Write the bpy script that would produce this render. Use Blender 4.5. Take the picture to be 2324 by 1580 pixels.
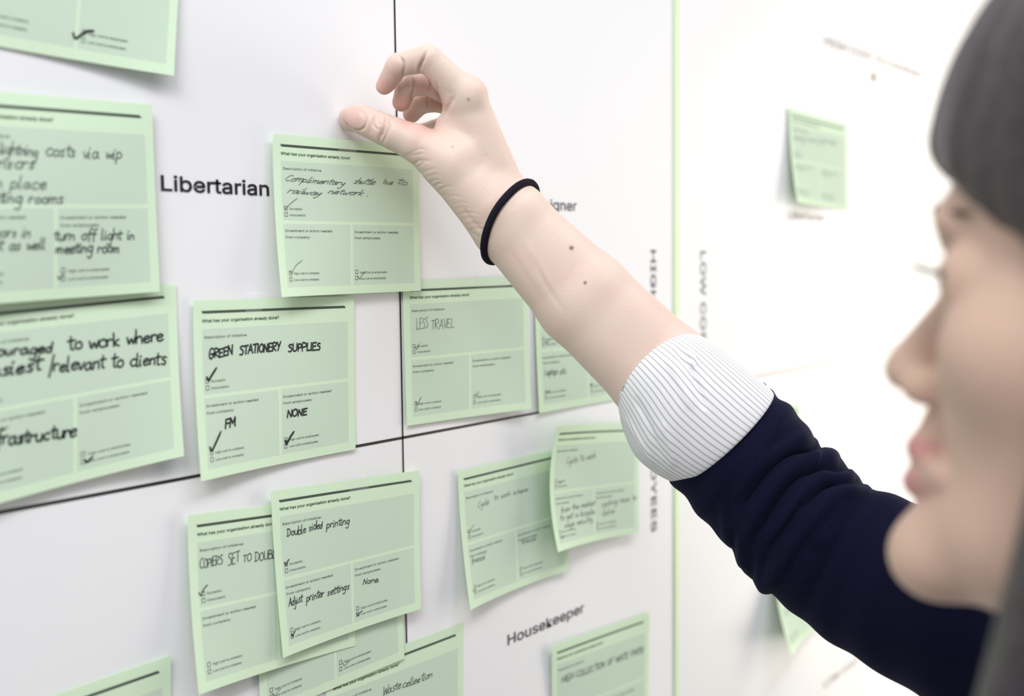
import bpy, math, os
import numpy as np
from mathutils import Matrix, Vector

# ------------------------------------------------------------------ camera, world, lights, exposure
for o in list(bpy.data.objects):
    bpy.data.objects.remove(o)
scene = bpy.context.scene
COL = scene.collection
F = 2600.0                       # focal length in pixels of the 2324 x 1580 frame
CX, CY = 1162.0, 790.0
wx = np.array([2028, 219, -2600.]); wx /= np.linalg.norm(wx)
wz = np.array([-400, 34571, 2600.]); wz -= wx*(wz@wx); wz /= np.linalg.norm(wz)
wy = np.cross(wz, wx)
R = np.array([wx, wy, wz])       # camera axes -> world (x along wall, y into wall, z up)
ZC = 1.52                        # eye height
D_WALL = (R@np.array([(800-CX)/F, (CY-500)/F, -1]))[1]*0.72
CAM = np.array([0.0, -D_WALL, ZC])

cam_data = bpy.data.cameras.new('camera')
cam = bpy.data.objects.new('camera', cam_data); COL.objects.link(cam)
M = Matrix([list(R[i])+[CAM[i]] for i in range(3)]+[[0, 0, 0, 1]])
cam.matrix_world = M
cam_data.sensor_width = 36; cam_data.lens = 36*F/2324
cam_data.clip_start = 0.02
cam_data.dof.use_dof = True; cam_data.dof.focus_distance = 0.715; cam_data.dof.aperture_fstop = 4.4
scene.camera = cam
sc = scene
sc.view_settings.view_transform = 'Standard'; sc.view_settings.look = 'None'
sc.view_settings.gamma = 1; sc.view_settings.use_curve_mapping = False
sc.view_settings.exposure = 0.07

world = bpy.data.worlds.new('world'); sc.world = world; world.use_nodes = True
bg = world.node_tree.nodes['Background']
bg.inputs[0].default_value = (0.90, 0.95, 1.0, 1); bg.inputs[1].default_value = 0.36

def area_light(name, loc, target, size, sizey, power, color, spread=180):
    l = bpy.data.lights.new(name, 'AREA'); l.shape = 'RECTANGLE'; l.size = size; l.size_y = sizey
    l.energy = power; l.color = color; l.spread = math.radians(spread)
    o = bpy.data.objects.new(name, l); COL.objects.link(o); o.location = loc
    o.rotation_euler = (Vector(target)-Vector(loc)).to_track_quat('-Z', 'Y').to_euler()
    return o
area_light('window_light', (2.6, -0.62, 1.22), (1.9, 0.0, 1.22), 0.7, 1.6, 20.5, (1.0, 0.92, 0.77), 150)
area_light('side_light', (-0.85, -0.85, 2.55), (0.50, 0.0, 1.47), 0.8, 0.8, 2.7, (0.99, 0.98, 1.0), 66)
area_light('overhead_fill', (0.2, -0.95, 2.95), (0.2, 0.0, 1.0), 3.0, 0.4, 28.5, (0.97, 0.975, 1.0))  # added unseen overhead fill, brightens wall and cards more than the face

# ------------------------------------------------------------------ coordinate helpers
def cam2w(p):
    return (R@np.asarray(p, float).T).T + CAM
def q(px, py, d):
    """a point at depth d from the lens, in the lens' own axes"""
    return np.array([(px-CX)*d/F, (CY-py)*d/F, -d])
def W(px, py, d): return cam2w(q(px, py, d))
def wall_pt(px, py, off=0.0):
    """a point measured on the wall (or off in front of it)"""
    r = R@np.array([(px-CX)/F, (CY-py)/F, -1.0])
    return CAM + r*((D_WALL-off)/r[1])
def hom(src, dst):
    A = []; b = []
    for (x, y), (u, v) in zip(src, dst):
        A.append([x, y, 1, 0, 0, 0, -u*x, -u*y]); b.append(u)
        A.append([0, 0, 0, x, y, 1, -v*x, -v*y]); b.append(v)
    return np.append(np.linalg.solve(A, b), 1).reshape(3, 3)

# ------------------------------------------------------------------ object helpers
def mesh_obj(name, verts, faces, mats, parent=None, smooth=False, matidx=None):
    me = bpy.data.meshes.new(name)
    me.from_pydata([tuple(map(float, v)) for v in verts], [], [tuple(map(int, f)) for f in faces])
    if not isinstance(mats, (list, tuple)): mats = [mats]
    for m in mats: me.materials.append(m)
    if matidx is not None: me.polygons.foreach_set('material_index', np.asarray(matidx, dtype=np.int32))
    if smooth: me.polygons.foreach_set('use_smooth', [True]*len(me.polygons))
    me.update()
    o = bpy.data.objects.new(name, me); COL.objects.link(o)
    if parent is not None: o.parent = parent
    return o
def empty(name, loc=(0, 0, 0)):
    o = bpy.data.objects.new(name, None); COL.objects.link(o); o.location = loc
    return o
def tag(o, label=None, cat=None, group=None, kind=None):
    if label: o['label'] = label
    if cat: o['category'] = cat
    if group: o['group'] = group
    if kind: o['kind'] = kind
    return o
def solidify(o, t, off=-1):
    m = o.modifiers.new('thickness', 'SOLIDIFY'); m.thickness = t; m.offset = off
    return o

# ------------------------------------------------------------------ materials
def new_mat(name, color, rough=0.6, spec=0.3):
    m = bpy.data.materials.new(name); m.use_nodes = True
    b = m.node_tree.nodes['Principled BSDF']
    b.inputs['Base Color'].default_value = (*color, 1)
    b.inputs['Roughness'].default_value = rough
    b.inputs['Specular IOR Level'].default_value = spec
    return m, m.node_tree, b
def add_noise(nt, b, scale, amount, color, bump=0.0, bump_scale=None, dist=0.001):
    tc = nt.nodes.new('ShaderNodeTexCoord')
    n = nt.nodes.new('ShaderNodeTexNoise'); n.inputs['Scale'].default_value = scale; n.inputs['Detail'].default_value = 5
    nt.links.new(tc.outputs['Object'], n.inputs['Vector'])
    mr = nt.nodes.new('ShaderNodeMapRange'); mr.inputs['To Min'].default_value = 1-amount; mr.inputs['To Max'].default_value = 1+amount
    nt.links.new(n.outputs['Fac'], mr.inputs['Value'])
    mx = nt.nodes.new('ShaderNodeVectorMath'); mx.operation = 'SCALE'; mx.inputs[0].default_value = color
    nt.links.new(mr.outputs[0], mx.inputs['Scale'])
    nt.links.new(mx.outputs[0], b.inputs['Base Color'])
    if bump:
        n2 = nt.nodes.new('ShaderNodeTexNoise'); n2.inputs['Scale'].default_value = bump_scale or scale*4
        nt.links.new(tc.outputs['Object'], n2.inputs['Vector'])
        bp = nt.nodes.new('ShaderNodeBump'); bp.inputs['Strength'].default_value = bump; bp.inputs['Distance'].default_value = dist
        nt.links.new(n2.outputs['Fac'], bp.inputs['Height']); nt.links.new(bp.outputs[0], b.inputs['Normal'])
    return mx

mat_wall, nt, b = new_mat('painted_wall', (0.82, 0.82, 0.83), 0.7, 0.2); add_noise(nt, b, 6, 0.02, (0.82, 0.82, 0.83), 0.1, 300)
mat_board, nt, b = new_mat('white_board_print', (0.83, 0.825, 0.84), 0.5, 0.25); add_noise(nt, b, 9, 0.012, (0.83, 0.825, 0.84))
mat_edge, _, _ = new_mat('pale_green_board_edge', (0.70, 0.86, 0.55), 0.5, 0.3)
mat_floor, nt, b = new_mat('grey_carpet', (0.52, 0.50, 0.48), 0.95, 0.05); add_noise(nt, b, 60, 0.25, (0.52, 0.50, 0.48), 0.4, 500)
mat_ink, _, _ = new_mat('black_print_ink', (0.022, 0.018, 0.022), 0.5, 0.2)
mat_line, _, _ = new_mat('black_rule_ink', (0.02, 0.018, 0.018), 0.5, 0.2)
mat_head, _, _ = new_mat('heading_ink', (0.02, 0.03, 0.02), 0.6, 0.1)
mat_print, _, _ = new_mat('small_print_ink', (0.045, 0.07, 0.045), 0.6, 0.1)
mat_pen, _, _ = new_mat('black_pen_ink', (0.012, 0.014, 0.016), 0.5, 0.2)
mat_biro, _, _ = new_mat('thin_pen_ink', (0.07, 0.085, 0.08), 0.5, 0.2)
mat_blue, _, _ = new_mat('blue_pen_ink', (0.03, 0.05, 0.13), 0.5, 0.2)
mat_bar, nt, b = new_mat('halftone_rule', (0.07, 0.09, 0.07), 0.6, 0.1)
PAPER = (0.765, 0.93, 0.71); GREYB = (0.67, 0.81, 0.66)
def paper(name, c):
    m, nt, b = new_mat(name, c, 0.75, 0.15); add_noise(nt, b, 40, 0.015, c, 0.15, 900, 0.0002)
    b.inputs['Transmission Weight'].default_value = 0
    out = nt.nodes['Material Output']
    tr = nt.nodes.new('ShaderNodeBsdfTranslucent'); tr.inputs[0].default_value = (c[0], c[1], c[2]*0.9, 1)
    mx = nt.nodes.new('ShaderNodeMixShader'); mx.inputs[0].default_value = 0.18
    nt.links.new(b.outputs[0], mx.inputs[1]); nt.links.new(tr.outputs[0], mx.inputs[2]); nt.links.new(mx.outputs[0], out.inputs[0])
    return m
mat_paper = paper('pale_green_card', PAPER); mat_box = paper('printed_grey_tint', GREYB)
mat_tape = bpy.data.materials.new('clear_tape'); mat_tape.use_nodes = True
nt = mat_tape.node_tree; b = nt.nodes['Principled BSDF']
b.inputs['Base Color'].default_value = (0.93, 0.93, 0.95, 1); b.inputs['Roughness'].default_value = 0.25
tr = nt.nodes.new('ShaderNodeBsdfTransparent'); mx = nt.nodes.new('ShaderNodeMixShader'); mx.inputs[0].default_value = 0.12
nt.links.new(tr.outputs[0], mx.inputs[1]); nt.links.new(b.outputs[0], mx.inputs[2]); nt.links.new(mx.outputs[0], nt.nodes['Material Output'].inputs[0])

# skin: 'tone' vertex colour holds flush (r), mole (g), lip (b), painted shade on the face (alpha)
mat_skin, nt, b = new_mat('skin', (0.70, 0.50, 0.41), 0.48, 0.35)
b.inputs['Subsurface Weight'].default_value = 0.18
b.inputs['Subsurface Radius'].default_value = (1.0, 0.35, 0.2); b.inputs['Subsurface Scale'].default_value = 0.004
at = nt.nodes.new('ShaderNodeAttribute'); at.attribute_name = 'tone'
sep = nt.nodes.new('ShaderNodeSeparateColor'); nt.links.new(at.outputs['Color'], sep.inputs[0])
tc = nt.nodes.new('ShaderNodeTexCoord')
n = nt.nodes.new('ShaderNodeTexNoise'); n.inputs['Scale'].default_value = 55; n.inputs['Detail'].default_value = 4
nt.links.new(tc.outputs['Object'], n.inputs['Vector'])
def mixc(a, c, fac):
    m = nt.nodes.new('ShaderNodeMix'); m.data_type = 'RGBA'
    if isinstance(a, tuple): m.inputs[6].default_value = (*a, 1)
    else: nt.links.new(a, m.inputs[6])
    m.inputs[7].default_value = (*c, 1); nt.links.new(fac, m.inputs[0])
    return m.outputs[2]
mr = nt.nodes.new('ShaderNodeMapRange'); mr.inputs['From Min'].default_value = .35; mr.inputs['From Max'].default_value = .7
nt.links.new(n.outputs['Fac'], mr.inputs['Value'])
c0 = mixc((0.695, 0.56, 0.475), (0.71, 0.535, 0.455), mr.outputs[0])
c1 = mixc(c0, (0.66, 0.33, 0.28), sep.outputs[0])
c2 = mixc(c1, (0.22, 0.09, 0.06), sep.outputs[1])
c2b = mixc(c2, (0.60, 0.415, 0.32), at.outputs['Alpha'])  # browner, darker face colour stands in for shade on the cheek
c3 = mixc(c2b, (0.55, 0.25, 0.24), sep.outputs[2])
nt.links.new(c3, b.inputs['Base Color'])
n2 = nt.nodes.new('ShaderNodeTexVoronoi'); n2.inputs['Scale'].default_value = 900
nt.links.new(tc.outputs['Object'], n2.inputs['Vector'])
bp = nt.nodes.new('ShaderNodeBump'); bp.inputs['Strength'].default_value = 0.22; bp.inputs['Distance'].default_value = 0.0003
nt.links.new(n2.outputs['Distance'], bp.inputs['Height']); nt.links.new(bp.outputs[0], b.inputs['Normal'])
mat_nail, _, b = new_mat('thumbnail_pink', (0.70, 0.47, 0.41), 0.38, 0.4)
mat_nailtip, _, b = new_mat('thumbnail_free_edge', (0.78, 0.62, 0.53), 0.4, 0.4)
mat_band, nt, b = new_mat('black_elastic', (0.012, 0.011, 0.018), 0.9, 0.1); add_noise(nt, b, 900, 0.5, (0.014, 0.012, 0.02), 0.8, 2500, 0.0006)
mat_knit, nt, b = new_mat('navy_knit', (0.0045, 0.005, 0.019), 0.9, 0.08)
b.inputs['Sheen Weight'].default_value = 0.06; b.inputs['Sheen Tint'].default_value = (0.3, 0.32, 0.6, 1)
add_noise(nt, b, 700, 0.35, (0.0045, 0.005, 0.019), 0.35, 1500, 0.0004)
mat_trousers, nt, b = new_mat('charcoal_cloth', (0.03, 0.03, 0.035), 0.9, 0.1); add_noise(nt, b, 300, 0.3, (0.03, 0.03, 0.035))
mat_shoe, _, _ = new_mat('black_leather', (0.015, 0.013, 0.012), 0.35, 0.5)
mat_hair, nt, b = new_mat('dark_brown_hair', (0.02, 0.014, 0.014), 0.42, 0.5)
tc = nt.nodes.new('ShaderNodeTexCoord'); mp = nt.nodes.new('ShaderNodeMapping'); mp.inputs['Scale'].default_value = (30, 160, 40)
n = nt.nodes.new('ShaderNodeTexNoise'); n.inputs['Scale'].default_value = 3; n.inputs['Detail'].default_value = 6
nt.links.new(tc.outputs['Object'], mp.inputs[0]); nt.links.new(mp.outputs[0], n.inputs['Vector'])
cr = nt.nodes.new('ShaderNodeValToRGB'); cr.color_ramp.elements[0].position = .3; cr.color_ramp.elements[1].position = .75
cr.color_ramp.elements[0].color = (0.012, 0.009, 0.011, 1); cr.color_ramp.elements[1].color = (0.060, 0.044, 0.050, 1)
nt.links.new(n.outputs['Fac'], cr.inputs[0]); nt.links.new(cr.outputs[0], b.inputs['Base Color'])
bp = nt.nodes.new('ShaderNodeBump'); bp.inputs['Strength'].default_value = 0.5; bp.inputs['Distance'].default_value = 0.002
nt.links.new(n.outputs['Fac'], bp.inputs['Height']); nt.links.new(bp.outputs[0], b.inputs['Normal'])
mat_eye, _, _ = new_mat('eyeball_white', (0.8, 0.78, 0.76), 0.15, 0.6)
mat_iris, _, _ = new_mat('brown_iris', (0.08, 0.04, 0.02), 0.15, 0.6)
mat_brow, _, _ = new_mat('brown_eyebrow_hair', (0.10, 0.065, 0.05), 0.7, 0.2)
mat_lash, _, _ = new_mat('black_eyelash', (0.02, 0.015, 0.015), 0.6, 0.2)
# striped shirt: stripes run along the sleeve (uv x goes round the arm)
mat_shirt, nt, b = new_mat('white_shirt_grey_stripe', (0.8, 0.8, 0.8), 0.85, 0.15)
uvn = nt.nodes.new('ShaderNodeUVMap'); uvn.uv_map = 'UVMap'
sx = nt.nodes.new('ShaderNodeSeparateXYZ'); nt.links.new(uvn.outputs[0], sx.inputs[0])
def math_node(op, a, c=None, d=None):
    m = nt.nodes.new('ShaderNodeMath'); m.operation = op
    for i, v in enumerate((a, c, d)):
        if v is None: continue
        if isinstance(v, (int, float)): m.inputs[i].default_value = v
        else: nt.links.new(v, m.inputs[i])
    return m.outputs[0]
fr = math_node('FRACT', math_node('MULTIPLY', sx.outputs[0], 72.0))
dd = math_node('ABSOLUTE', math_node('SUBTRACT', fr, 0.5))
st = math_node('SUBTRACT', 1.0, math_node('MULTIPLY', math_node('SUBTRACT', dd, 0.07), 10.0))
st.node.use_clamp = True
m = nt.nodes.new('ShaderNodeMix'); m.data_type = 'RGBA'
m.inputs[6].default_value = (0.78, 0.78, 0.80, 1); m.inputs[7].default_value = (0.43, 0.42, 0.42, 1)
nt.links.new(st, m.inputs[0]); nt.links.new(m.outputs[2], b.inputs['Base Color'])
tc = nt.nodes.new('ShaderNodeTexCoord'); n = nt.nodes.new('ShaderNodeTexNoise'); n.inputs['Scale'].default_value = 1200
nt.links.new(tc.outputs['Object'], n.inputs['Vector'])
bp = nt.nodes.new('ShaderNodeBump'); bp.inputs['Strength'].default_value = 0.25; bp.inputs['Distance'].default_value = 0.0003
nt.links.new(n.outputs['Fac'], bp.inputs['Height']); nt.links.new(bp.outputs[0], b.inputs['Normal'])

# ------------------------------------------------------------------ lettering helpers
FONT = None
try:
    fp = bpy.utils.system_resource('DATAFILES', path='fonts')
    fp = os.path.join(fp, 'Inter.woff2')
    if os.path.exists(fp): FONT = bpy.data.fonts.load(fp)
except Exception:
    FONT = None
_cache = {}
def text_geo(s, weight=0.0, res=1):
    key = (s, weight, res)
    if key in _cache: return _cache[key]
    cu = bpy.data.curves.new('lettering', 'FONT'); cu.body = s
    if FONT: cu.font = FONT
    cu.resolution_u = res; cu.offset = weight; cu.size = 1.0
    o = bpy.data.objects.new('lettering', cu); COL.objects.link(o)
    bpy.context.view_layer.update()
    me = o.evaluated_get(bpy.context.evaluated_depsgraph_get()).to_mesh()
    v = np.array([tuple(x.co) for x in me.vertices])[:, :2]
    f = [tuple(p.vertices) for p in me.polygons]
    v[:, 0] -= v[:, 0].min()
    w = v[:, 0].max()
    o.to_mesh_clear(); bpy.data.objects.remove(o); bpy.data.curves.remove(cu)
    _cache[key] = (v, f, w)
    return _cache[key]
CAP = 0.727 if FONT else 0.73

class Buf:
    def __init__(s): s.v = []; s.f = []; s.n = 0
    def add(s, v, f):
        s.v.append(np.asarray(v, float)); s.f += [tuple(i+s.n for i in t) for t in f]; s.n += len(v)
    def arr(s): return np.concatenate(s.v) if s.v else np.zeros((0, 2))
def uv_text(buf, s, u0, u1, v, cap, weight=0.0, res=1):
    t, f, w = text_geo(s, weight, res)
    o = np.empty_like(t); o[:, 0] = u0+(u1-u0)*t[:, 0]/w; o[:, 1] = v-t[:, 1]/CAP*cap
    buf.add(o, f)
def uv_rect(buf, a, b_, c, d, n=1):
    v = []; f = []
    for i in range(n+1):
        t = i/n
        v += [(a+(c-a)*t, b_), (a+(c-a)*t, d)]
        if i: k = 2*i; f.append((k-2, k-1, k+1, k))
    buf.add(v, f)
def uv_frame(buf, a, b_, c, d, t, ty):
    uv_rect(buf, a, b_, c, b_+ty); uv_rect(buf, a, d-ty, c, d)
    uv_rect(buf, a, b_+ty, a+t, d-ty); uv_rect(buf, c-t, b_+ty, c, d-ty)

# single stroke handwriting: baseline 0, x-height 4, caps 7
def P(s): return [[tuple(float(k) for k in p.split(',')) for p in st.split()] for st in s.split(';')]
LOW = {k: (w, P(s)) for k, (w, s) in {
 'a': (4.4, '3,3.5 1.5,4 0,2 1,0 2.4,1 3,3.9 3,1 4,0'), 'b': (3.8, '0,8 0,4 0,0 2,0 3,2 2,4 0,2.6'),
 'c': (3.6, '3,3.4 1.5,4 0,2 1.2,0 3,.6'), 'd': (4.2, '3,3 1.5,4 0,2 1,0 2.6,1 3.2,8 3,0'),
 'e': (3.8, '0,2 2,2.2 3,3 2,4 .4,3 .3,.8 1.5,0 3.2,.8'), 'f': (3, '3,7.5 1.8,7.6 1,5 1,-2;-.4,4 2.6,4.2'),
 'g': (4, '3,3.5 1.5,4 0,2 1,.3 3,1.5 3,4 2.8,-2.5 1.5,-4 0,-3'), 'h': (3.8, '0,8 0,0 .1,2.5 1.7,4 2.6,3 2.7,0'),
 'i': (1.8, '0,4 0,.4 .8,0;.1,5.6 .4,6'), 'j': (2, '1,4 1,-2.5 0,-4 -1,-3;1.1,5.6 1.4,6'),
 'k': (3.6, '0,8 0,0;2.5,4 0,1.8 2.6,0'), 'l': (1.9, '0,8 0,.6 .9,0'),
 'm': (5.4, '0,4 0,0 .1,2.8 1.4,4 2,3 2,0 2.1,2.8 3.4,4 4.2,3 4.2,0'), 'n': (3.8, '0,4 0,0 .1,2.6 1.6,4 2.6,3 2.7,0'),
 'o': (3.9, '2,4 .3,3 .2,1 1.5,0 3,1 2.8,3.3 1.6,4'), 'p': (3.9, '0,4 0,-4 .1,3 1.6,4 3,2 1.5,0 0,.8'),
 'r': (3, '0,4 0,0 .1,2.6 1.2,4 2.4,3.7'), 's': (3.2, '2.4,3.5 1.2,4 .3,3 2,1.4 1.5,0 0,.4'),
 't': (2.8, '1,7 1,.8 2.2,.2;-.4,4.6 2.8,5'), 'u': (4, '0,4 .2,.8 1.5,0 2.7,1.5 2.8,4 2.9,0'),
 'v': (3.3, '0,4 1.3,0 2.8,4'), 'w': (4.6, '0,4 .8,0 2,3 3,0 4,4'), 'x': (3, '0,4 2.5,0;2.5,4 0,0'),
 'y': (3.7, '0,4 .6,1.4 2,1.2 2.8,4 2.4,-2 1,-4 0,-3'), 'q': (3.7, '3,3.5 1.5,4 0,2 1,.3 3,1.5 3,4 3,-4'), 'z': (3, '0,4 2.5,4 0,0 2.6,0')}.items()}
UPP = {k: (w, P(s)) for k, (w, s) in {
 'A': (4.6, '0,0 2,7 4,0;.8,2.5 3.4,2.6'), 'B': (4.2, '0,0 0,7;0,7 2.4,6.6 2.5,4.4 0,3.8 3,3.4 3.2,.8 0,0'), 'C': (4.2, '3.3,6.4 1.6,7 0,4.6 .2,1.6 1.8,0 3.5,.8'),
 'D': (4.4, '.4,0 .4,7;-.6,7 2,6.8 3.5,4.6 3.2,1.6 1.4,0 -.3,0'), 'E': (4, '3,7 0,6.8 0,0 3.1,.2;0,3.6 2.5,3.8'), 'F': (3.8, '3.2,7 0,6.8 0,0;0,3.6 2.6,3.8'),
 'G': (4.8, '3.3,6.8 1.8,7.6 .3,5.4 .1,1.2 1.3,-1 3,.4 3.3,2.8;1.5,2.9 3.9,3.1'), 'H': (4.4, '0,0 0,7;3.3,7 3.3,0;0,3.5 3.3,3.7'), 'I': (1.6, '.3,7 .3,0'),
 'J': (3, '2,7 2,1 1,0 0,1'), 'L': (3.6, '.2,7 0,0 2.9,.3'), 'M': (5.2, '0,0 .4,7 2.2,2.6 4,7 4.3,0'), 'N': (4.5, '0,0 .2,6.8 3.2,.2 3.4,7'),
 'O': (4.6, '2,7 .2,5.2 .1,1.8 1.8,0 3.6,1.8 3.4,5.4 1.8,7'), 'P': (4, '0,0 0,7 2.8,6.6 3,4.2 0,3.2'), 'R': (4.2, '0,0 0,7 2.8,6.6 2.8,4.4 .2,3.4 3.2,0'),
 'S': (4, '3,6.4 1.5,7 .3,5.4 2.8,3 2.2,.4 0,.4'), 'T': (4, '-.2,6.8 3.6,7.1;1.8,7 1.7,0'), 'U': (4.4, '0,7 .2,1.2 1.6,0 3.2,1.4 3.3,7'),
 'V': (4, '0,7 1.7,0 3.4,7'), 'W': (5.2, '0,7 1.1,0 2.4,5 3.5,0 4.8,7'), 'Y': (4, '0,7 1.7,3.6;3.4,7.2 1.2,0')}.items()}
ANG = set('AEFHILMNTVWYkxz')
def catmull(pts, n=5):
    p = np.array(pts); 
    if len(p) < 3: return p
    e = np.vstack([2*p[0]-p[1], p, 2*p[-1]-p[-2]]); out = []
    for i in range(1, len(e)-2):
        for k in range(n):
            t = k/n
            out.append(.5*(2*e[i]+(e[i+1]-e[i-1])*t+(2*e[i-1]-5*e[i]+4*e[i+1]-e[i+2])*t*t+(3*e[i]-e[i-1]-3*e[i+1]+e[i+2])*t**3))
    out.append(e[-2]); return np.array(out)
def hand_strokes(s, slant=0.0, link=False, rng=None):
    x = 0; out = []; prev = None
    for ch in s:
        if ch == ' ': x += 3.4; prev = None; continue
        if ch == '.': out.append(np.array([(x, .0), (x+.4, .3)])); x += 1.5; continue
        if ch == '/': out.append(np.array([(x+1, -2.5), (x+2.4, 9)])); x += 3; continue
        w, st = LOW.get(ch) or UPP[ch]
        jx, jy, js = rng.normal(0, .12), rng.normal(0, .22), 1+rng.normal(0, .05)
        for k, sk in enumerate(st):
            a = np.array(sk)
            if ch not in ANG: a = catmull(sk)
            a = a*js + (x+jx, jy)
            if k == 0 and link and prev is not None and ch.islower():
                m = (prev+a[0])/2+(0, -.5)
                out[-1] = out[-1] if len(st) == 0 else out[-1]
                if abs(prev[0]-a[0][0]) < 3.5 and a[0][1] < 6: out.append(catmull([prev, m, a[0]], 4))
            if ch in ANG and len(a) > 2: out += [a[i_:i_+2] for i_ in range(len(a)-1)]
            else: out.append(a)
        l = out[-1][-1] if len(st) == 1 else None
        prev = l if ch.islower() else None
        x += w
    out = [np.array(a) for a in out]
    for a in out: a[:, 0] += slant*a[:, 1]
    return out, x
def ribbon(buf, pts, wid, taper=True):
    p = np.asarray(pts, float)
    if len(p) < 2: return
    d = np.gradient(p, axis=0); d /= (np.linalg.norm(d, axis=1, keepdims=True)+1e-12)
    nrm = np.stack([-d[:, 1], d[:, 0]], 1)
    e = p.copy(); e[0] -= d[0]*wid*.4; e[-1] += d[-1]*wid*.4
    k = np.ones(len(p)); 
    if taper and len(p) > 2: k[0] = .7; k[-1] = .6
    a = e+nrm*(wid/2*k)[:, None]; c = e-nrm*(wid/2*k)[:, None]
    v = np.empty((2*len(p), 2)); v[0::2] = a; v[1::2] = c
    buf.add(v, [(2*i, 2*i+1, 2*i+3, 2*i+2) for i in range(len(p)-1)])

# ------------------------------------------------------------------ the wall and the two printed boards
def box(name, x0, x1, y0, y1, z0, z1, mat, parent=None):
    v = [(x, y, z) for x in (x0, x1) for y in (y0, y1) for z in (z0, z1)]
    f = [(0, 1, 3, 2), (4, 6, 7, 5), (0, 4, 5, 1), (2, 3, 7, 6), (0, 2, 6, 4), (1, 5, 7, 3)]
    return mesh_obj(name, v, f, mat, parent)
tag(box('wall_back', -1.6, 4.4, 0.0145, 0.15, 0, 2.9, mat_wall), 'white painted wall behind the printed boards', kind='structure')
tag(box('floor', -1.6, 4.4, -2.6, 0.15, -0.06, 0.0, mat_floor), 'pale carpeted floor', kind='structure')

CXB = 0.552; CZB = ZC-0.116; BX0, BX1 = CXB-0.357, 0.9115
def flat_text(buf3, s, x0, x1, z, cap, rot=0, weight=0.0, y=-0.0004):
    """lettering on the board: rot 0 reads along +x, rot -90 reads downward"""
    t, f, w = text_geo(s, weight, 2)
    L = x1-x0
    if rot == 0: v = np.stack([x0+L*t[:, 0]/w, np.full(len(t), y), z+t[:, 1]/CAP*cap], 1)
    else: v = np.stack([z+t[:, 1]/CAP*cap, np.full(len(t), y), x0+L*t[:, 0]/w], 1)
    buf3.add(v, f)
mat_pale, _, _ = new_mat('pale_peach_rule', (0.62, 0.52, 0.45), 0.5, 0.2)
mat_ink2, _, _ = new_mat('flare_paled_brown_ink', (0.26, 0.19, 0.17), 0.5, 0.2)  # second board's lettering, lightened to carry the flare haze
mat_ink3, _, _ = new_mat('flare_paled_grey_ink', (0.10, 0.09, 0.09), 0.5, 0.2)  # same flare haze in the ink colour, weaker here
def rule(parent, x0, x1, z0, z1, mat=None):
    v = [(x0, -.0003, z0), (x1, -.0003, z0), (x1, -.0003, z1), (x0, -.0003, z1)]
    mesh_obj('printed_rule', v, [(0, 1, 2, 3)], mat or mat_line, parent)
def board(x0, x1, label):
    b = box('display_board', x0, x1, 0.0, 0.012, ZC-0.86, ZC+0.62, mat_board)
    bv = b.modifiers.new('bevel', 'BEVEL'); bv.width = 0.0008
    tag(b, label, 'display board')
    return b
def wq(px, py): 
    p = wall_pt(px, py); return p[0], p[2]
board1 = board(BX0, BX1, 'white board with Libertarian and Housekeeper lettering, behind the hand')
rule(board1, CXB-0.0007, CXB+0.0007, CZB-.33, ZC+.30)
rule(board1, CXB-.33, CXB+.325, CZB-0.00085, CZB+0.00085)
def lettering(parent, s, *a, ink=None, **k):
    bu = Buf(); flat_text(bu, s, *a, **k)
    return mesh_obj('printed_lettering', bu.arr(), bu.f, ink or mat_ink, parent)
x0, z0 = wq(365, 432); x1, z1 = wq(610, 444)
CAPH = 0.0113
lettering(board1, 'Libertarian', x0, x1, (z0+z1)/2, CAPH, weight=0.012)
LW = x1-x0
xe, ze = wq(1308, 479)
lettering(board1, 'Campaigner', xe-0.086, xe, ze, CAPH, weight=0.004)
x0, z0 = wq(1151, 1455); x1, z1 = wq(1325, 1398)
lettering(board1, 'Housekeeper', x0+.0005, x1, (z0+z1)/2, CAPH, weight=0.006)
xv = wq(1485, 700)[0]
lettering(board1, 'HIGH COST TO EMPLOYEES', ZC+.009, ZC-.243, xv-0.006, 0.0122, rot=-90, weight=.006)
ed = box('edge_strip', BX1+.0006, BX1+.0075, -0.0015, 0.0118, ZC-0.86, ZC+0.62, mat_edge, board1); ed['label'] = 'pale green edge strip'
board2 = board(BX1+.009, BX1+.009+0.735, 'second white board, overexposed, right of the pale green joint')
cx2 = BX1+.009+.3675
xr0 = wq(1700, 860)[0]-.05
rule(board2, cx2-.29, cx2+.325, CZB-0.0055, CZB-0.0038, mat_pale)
xv = wq(1598, 700)[0]
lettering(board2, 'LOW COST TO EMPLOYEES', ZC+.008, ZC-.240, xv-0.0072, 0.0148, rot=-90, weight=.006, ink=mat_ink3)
x0, z0 = wq(1790, 497); x1, _ = wq(1870, 500)
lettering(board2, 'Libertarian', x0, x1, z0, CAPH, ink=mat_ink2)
x0, z0 = wq(1872, 101)
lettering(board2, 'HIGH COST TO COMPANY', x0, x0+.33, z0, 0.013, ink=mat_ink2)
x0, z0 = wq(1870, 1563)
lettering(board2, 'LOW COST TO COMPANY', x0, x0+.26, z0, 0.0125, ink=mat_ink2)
c = wq(1982, 178)   # small brown mark
v = [(c[0]+.006*math.cos(a), -.0006, c[1]+.004*math.sin(a)+(.004 if a < 1.6 else 0)) for a in np.linspace(0, 2*math.pi, 12, endpoint=False)]
mk = mesh_obj('scuff_mark', v, [tuple(range(12))[::-1]], new_mat('brown_scuff', (.25, .15, .08), .7)[0], board2)

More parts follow.
